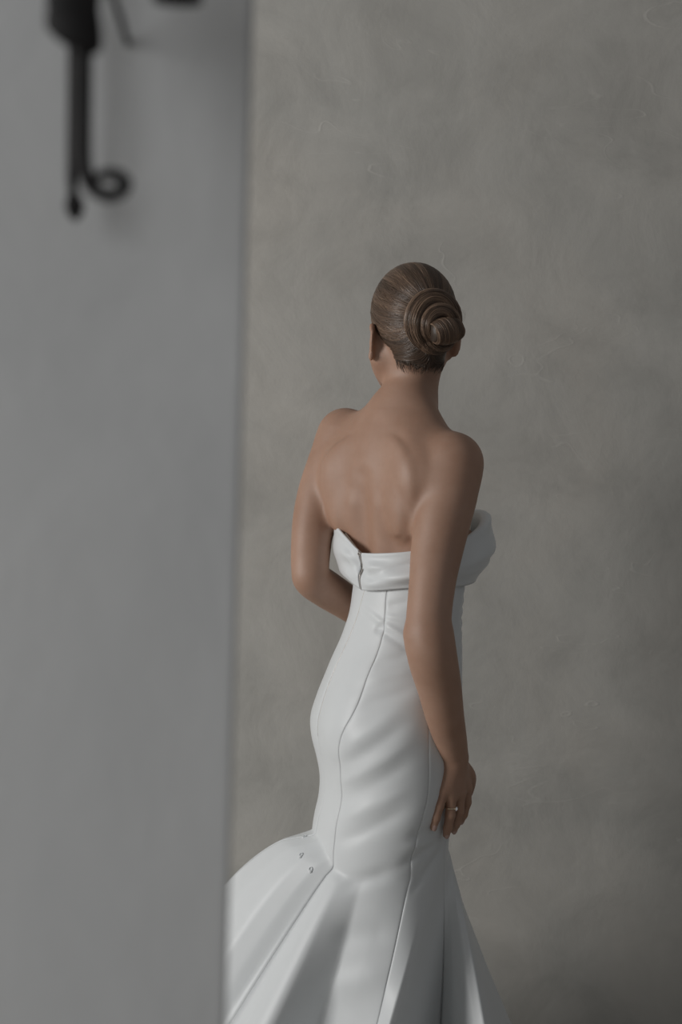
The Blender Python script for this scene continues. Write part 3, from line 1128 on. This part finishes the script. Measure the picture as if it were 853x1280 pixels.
def grid_normals(G):
    du = np.gradient(G, axis=1)
    dv = np.gradient(G, axis=0)
    N = np.cross(du, dv)
    N /= np.linalg.norm(N, axis=2)[..., None] + 1e-12
    c = G.mean(axis=1, keepdims=True)
    flip = ((G - c) * N).sum(2).mean() < 0
    return -N if flip else N


NG = grid_normals(GP)
# pull lines and soft drag wrinkles of the satin over the near hip (position along the body: metres)
def seg_disp(G, x0, y0, x1, y1, width, amp):
    a, b = at(x0, y0, 3.08), at(x1, y1, 3.08)
    ax, az, bx2, bz2 = a[0], a[2], b[0], b[2]
    d = np.array((bx2 - ax, bz2 - az))
    L = np.linalg.norm(d)
    d /= L
    qx, qz = G[..., 0] - ax, G[..., 2] - az
    tt = (qx * d[0] + qz * d[1]) / L
    dd = (-qx * d[1] + qz * d[0]) / width
    near = sm((3.22 - G[..., 1]) / .05)
    return .8 * amp * np.exp(-dd ** 2) * np.exp(-np.maximum(0, np.abs(tt - .5) - .25) ** 2 / .10) * near


disp = np.zeros(GP.shape[:2])
for w in [(432, 955, 500, 905, .013, -.0045), (430, 935, 495, 885, .012, .0025), (432, 1000, 505, 950, .014, -.0042),
          (430, 978, 500, 930, .010, .0030), (425, 1052, 500, 1010, .014, -.0050), (430, 1024, 500, 985, .012, .0035),
          (452, 880, 515, 858, .011, -.0030), (515, 1040, 550, 1030, .009, -.0030), (505, 1055, 552, 1052, .008, .0025),
          (505, 1075, 556, 1050, .009, -.0040), (520, 1105, 556, 1062, .008, -.0045), (430, 1105, 485, 1085, .014, -.0060),
          (482, 782, 514, 800, .006, .0045), (478, 790, 512, 812, .006, -.0035), (484, 772, 514, 776, .005, .0035), (456, 765, 480, 782, .006, .0030),
          (470, 790, 482, 782, .005, -.0040), (486, 760, 512, 752, .007, -.0030), (425, 1165, 482, 1158, .022, -.0050), (415, 1230, 478, 1205, .024, .0050), (470, 830, 510, 818, .008, -.0025), (462, 850, 512, 838, .008, .0020)]:
    disp += seg_disp(GP, *w)
# ruched side of the bodice towards the bust, seen beside the arm
fside = np.exp(-((TH - 165) / 30) ** 2) * np.exp(-((rows_y - 755) / 35) ** 2)[:, None]
disp += fside * .0022 * np.sin(rows_y[:, None] * .42 + TH * .06)
# broad slack between the seams
disp += .0012 * np.sin(TH * .11 + rows_y[:, None] * .035) * np.exp(-((rows_y - 900) / 160) ** 2)[:, None]
# seam allowance: each seam line lies slightly below the panels it joins
for c in SEAM_COL:
    dc = np.abs(cols - c)
    disp += -(.0008 * np.exp(-(dc / .8) ** 2))[None, :] * np.ones((NR, 1))
disp[:, NU] = disp[:, 0]
GP = GP + NG * disp[..., None]
GP[..., 2] = np.maximum(GP[..., 2], .004)
for i in range(7):
    c0, c1 = SEAM_COL[i], SEAM_COL[i + 1]
    sub = GP[:, c0:c1 + 1]
    o = gchild('gown_panel', quads_mesh('gown_panel', sub.reshape(-1, 3), grid_faces(NR, c1 - c0 + 1)), M_SATIN)
    sd = o.modifiers.new('cloth', 'SOLIDIFY')
    sd.thickness = .0012
    sd.offset = 0

# folded-over neckline: a wide band that rolls over the top edge, closed at the centre back
NB, NPf = 260, 30
tb = np.linspace(1.4, 358.6, NB)
FN = frame_from((math.cos(math.radians(50)), -math.sin(math.radians(50)), .03), FC[2])
cuffc = at(503, 686, 3.205)
zt = {0: 0}
ctr_t = [0, 15, 40, 70, 100, 130, 160, 180, 200, 230, 260, 290, 320, 345, 360]
top_u = [.000, .000, .003, .010, .020, .045, .066, .066, .066, .060, .056, .054, .050, .026, .000]      # height of the rolled edge along the chest axis
hgt = [.070, .069, .066, .070, .085, .110, .128, .125, .120, .110, .100, .092, .090, .080, .070]
off_top = [.004, .005, .006, .007, .012, .034, .046, .040, .030, .018, .012, .014, .014, .008, .004]
off_mid = [.008, .014, .016, .015, .020, .042, .054, .054, .045, .030, .020, .018, .016, .012, .008]
off_bot = [.004, .006, .006, .006, .006, .006, .008, .010, .012, .012, .010, .008, .006, .005, .004]
BW, BD = .130, .100
g = lambda a: smooth_interp(tb, ctr_t, a, 8)
T_u, Hh, O1, O2, O3 = g(top_u), g(hgt), g(off_top), g(off_mid), g(off_bot)
rows = []
tbr = np.radians(tb)
bust = np.maximum(0, -np.cos(tbr)) ** 1.5 * .045
base_r, base_f = np.sin(tbr) * (BW), -np.cos(tbr) * (BD + bust)
nrm = np.stack([np.sin(tbr) / BW, -np.cos(tbr) / BD], 1)
nrm /= np.linalg.norm(nrm, axis=1)[:, None]
prof = []
for j in range(NPf):
    v = j / (NPf - 1)
    if v < .22:                                   # inside face, rising to the roll
        q = v / .22
        o_ = O1 * (.15 + .35 * q)
        hgt_ = -Hh * .45 * (1 - q) - .003 * q
    elif v < .36:                                 # the roll
        q = (v - .22) / .14
        o_ = O1 * (.5 + .5 * q) + .002 * np.sin(q * math.pi)
        hgt_ = -.003 + .004 * np.sin(q * math.pi) - .004 * q + 0 * Hh
    else:                                         # outer fall, bulging and tucked back at its hem
        q = (v - .36) / .64
        bul = np.where(q < .55, sm(q / .55), 1 - sm((q - .55) / .45))
        lin = O1 * (1 - q) + O3 * q
        o_ = lin + (O2 - (O1 + O3) / 2) * bul
        hgt_ = -.007 - (Hh - .007) * q
    prof.append((o_ + 0 * Hh, hgt_ + 0 * Hh))
CUF = np.zeros((NPf, NB, 3))
for j, (o_, hh) in enumerate(prof):
    v = j / (NPf - 1)
    q = max(0, (v - .36) / .64)
    # gathers pulled towards the hook at the centre back, and a soft fold along the near side
    dz = np.minimum(tb, 360 - tb)
    gather = .0075 * np.exp(-(dz / 26) ** 2) * np.sin(q * 9.5 - dz * .06) * sm((dz - 3) / 12) * sm(q * 3) * sm((1 - q) * 4)
    fold = .013 * np.exp(-((tb - 52) / 30) ** 2) * np.exp(-((q - .62 + (tb - 52) * .004) / .16) ** 2) - .008 * np.exp(-((tb - 48) / 26) ** 2) * np.exp(-((q - .30 + (tb - 48) * .004) / .13) ** 2)
    crease = -.009 * np.exp(-((tb - 160) / 40) ** 2) * np.exp(-((q - .60) / .07) ** 2)
    pinch = -.010 * np.exp(-(dz / 6) ** 2) * math.exp(-((q - .38) / .2) ** 2)
    oo = o_ + gather + fold + crease + pinch
    r_ = base_r + nrm[:, 0] * oo
    f_ = base_f + nrm[:, 1] * oo
    u_ = T_u + hh + .008 * np.exp(-(dz / 8) ** 2) * (q > 0) * (math.sin(q * math.pi)) * 0
    CUF[j] = cuffc[None] + r_[:, None] * FN[0] + f_[:, None] * FN[1] + u_[:, None] * FN[2]
cuff = gchild('folded_neckline', quads_mesh('folded_neckline', CUF.reshape(-1, 3), grid_faces(NPf, NB)), M_SATIN)
cuff['label'] = 'wide folded satin band round the strapless neckline'
sd = cuff.modifiers.new('cloth', 'SOLIDIFY')
sd.thickness = .0016
sd.offset = 0
# lining band just inside the roll
LNG = np.stack([cuffc[None] + (base_r * k_)[:, None] * FN[0] + (base_f * k_)[:, None] * FN[1] + (T_u + du)[:, None] * FN[2] for k_, du in ((1.0, -.004), (.995, -.03), (.99, -.06))])
lin = gchild('lining', quads_mesh('lining', LNG.reshape(-1, 3), grid_faces(3, NB)), M_LINING)
lin.modifiers.new('cloth', 'SOLIDIFY').thickness = .001

# zip down the centre back, with its hook and slider
zr = [r for r in range(NR) if 728 <= rows_y[r] <= 925]
Pz = GP[zr, 0] + NG[zr, 0] * .0002
V, Fq = tube(Pz[::4], .0011, 6)
gchild('zip', py_mesh('zip', V, Fq), M_ZIP)
mid = (CUF[:, 0] + CUF[:, -1]) / 2
V, Fq = tube(mid[9:], .0010, 6)
gchild('zip', py_mesh('zip', V, Fq), M_ZIP)
k0 = (CUF[20, 0] + CUF[20, -1]) / 2 - FN[1] * .003
V, Fq = tube([k0, k0 - FN[2] * .006, k0 - FN[2] * .014], [.0010, .0017, .0012], 8)
gchild('zip_slider', py_mesh('zip_slider', V, Fq), M_ZIP)
h0 = (CUF[10, 0] + CUF[10, -1]) / 2 - FN[1] * .002
hk = [h0 + FN[0] * .004 * math.cos(t) + FN[2] * .003 * math.sin(t) for t in np.linspace(0, 5.2, 16)]
V, Fq = tube(hk, .0008, 6)
gchild('hook', py_mesh('hook', V, Fq), M_ZIP)

# small covered bustle buttons with loops below the seat
def surf_at(px, py):
    r = int(np.argmin(np.abs(rows_y - py)))
    best = None
    for rr2 in range(max(0, r - 12), min(NR, r + 13)):
        for c in range(0, 60):
            p = GP[rr2, c]
            q = CAM_ROT.transposed() @ (Vector(p) - CAM)
            e = (q.x / -q.z * F_PX + 426.5 - px) ** 2 + (-q.y / -q.z * F_PX + 640 - py) ** 2
            if best is None or e < best[0]:
                best = (e, p, NG[rr2, c])
    return best[1], best[2]


for px, py in ((381, 1041), (377, 1068), (388, 1088)):
    p, n = surf_at(px, py)
    ax = unit(np.cross(n, (0, 0, 1)))
    az = np.cross(ax, n)
    lp = [p + n * .002 + ax * .0030 * math.cos(t) + az * .0040 * math.sin(t) for t in np.linspace(0, 2 * math.pi, 18)]
    V, Fq = tube(lp, .0007, 6)
    lo_ = gchild('bustle_loop', py_mesh('bustle_loop', V, Fq), M_SATIN)
    V = [p + n * .0005]
    V, Fb = [], []
    for i, ph in enumerate(np.linspace(0, math.pi / 2, 5)):
        for t in np.linspace(0, 2 * math.pi, 10, endpoint=False):
            V.append(p - az * .004 + n * (.0005 + .0028 * math.sin(ph)) + (ax * math.cos(t) + az * math.sin(t)) * .0034 * max(.05, math.cos(ph)))
    gchild('button', quads_mesh('button', np.array(V), grid_faces(5, 10, True)), M_SATIN)
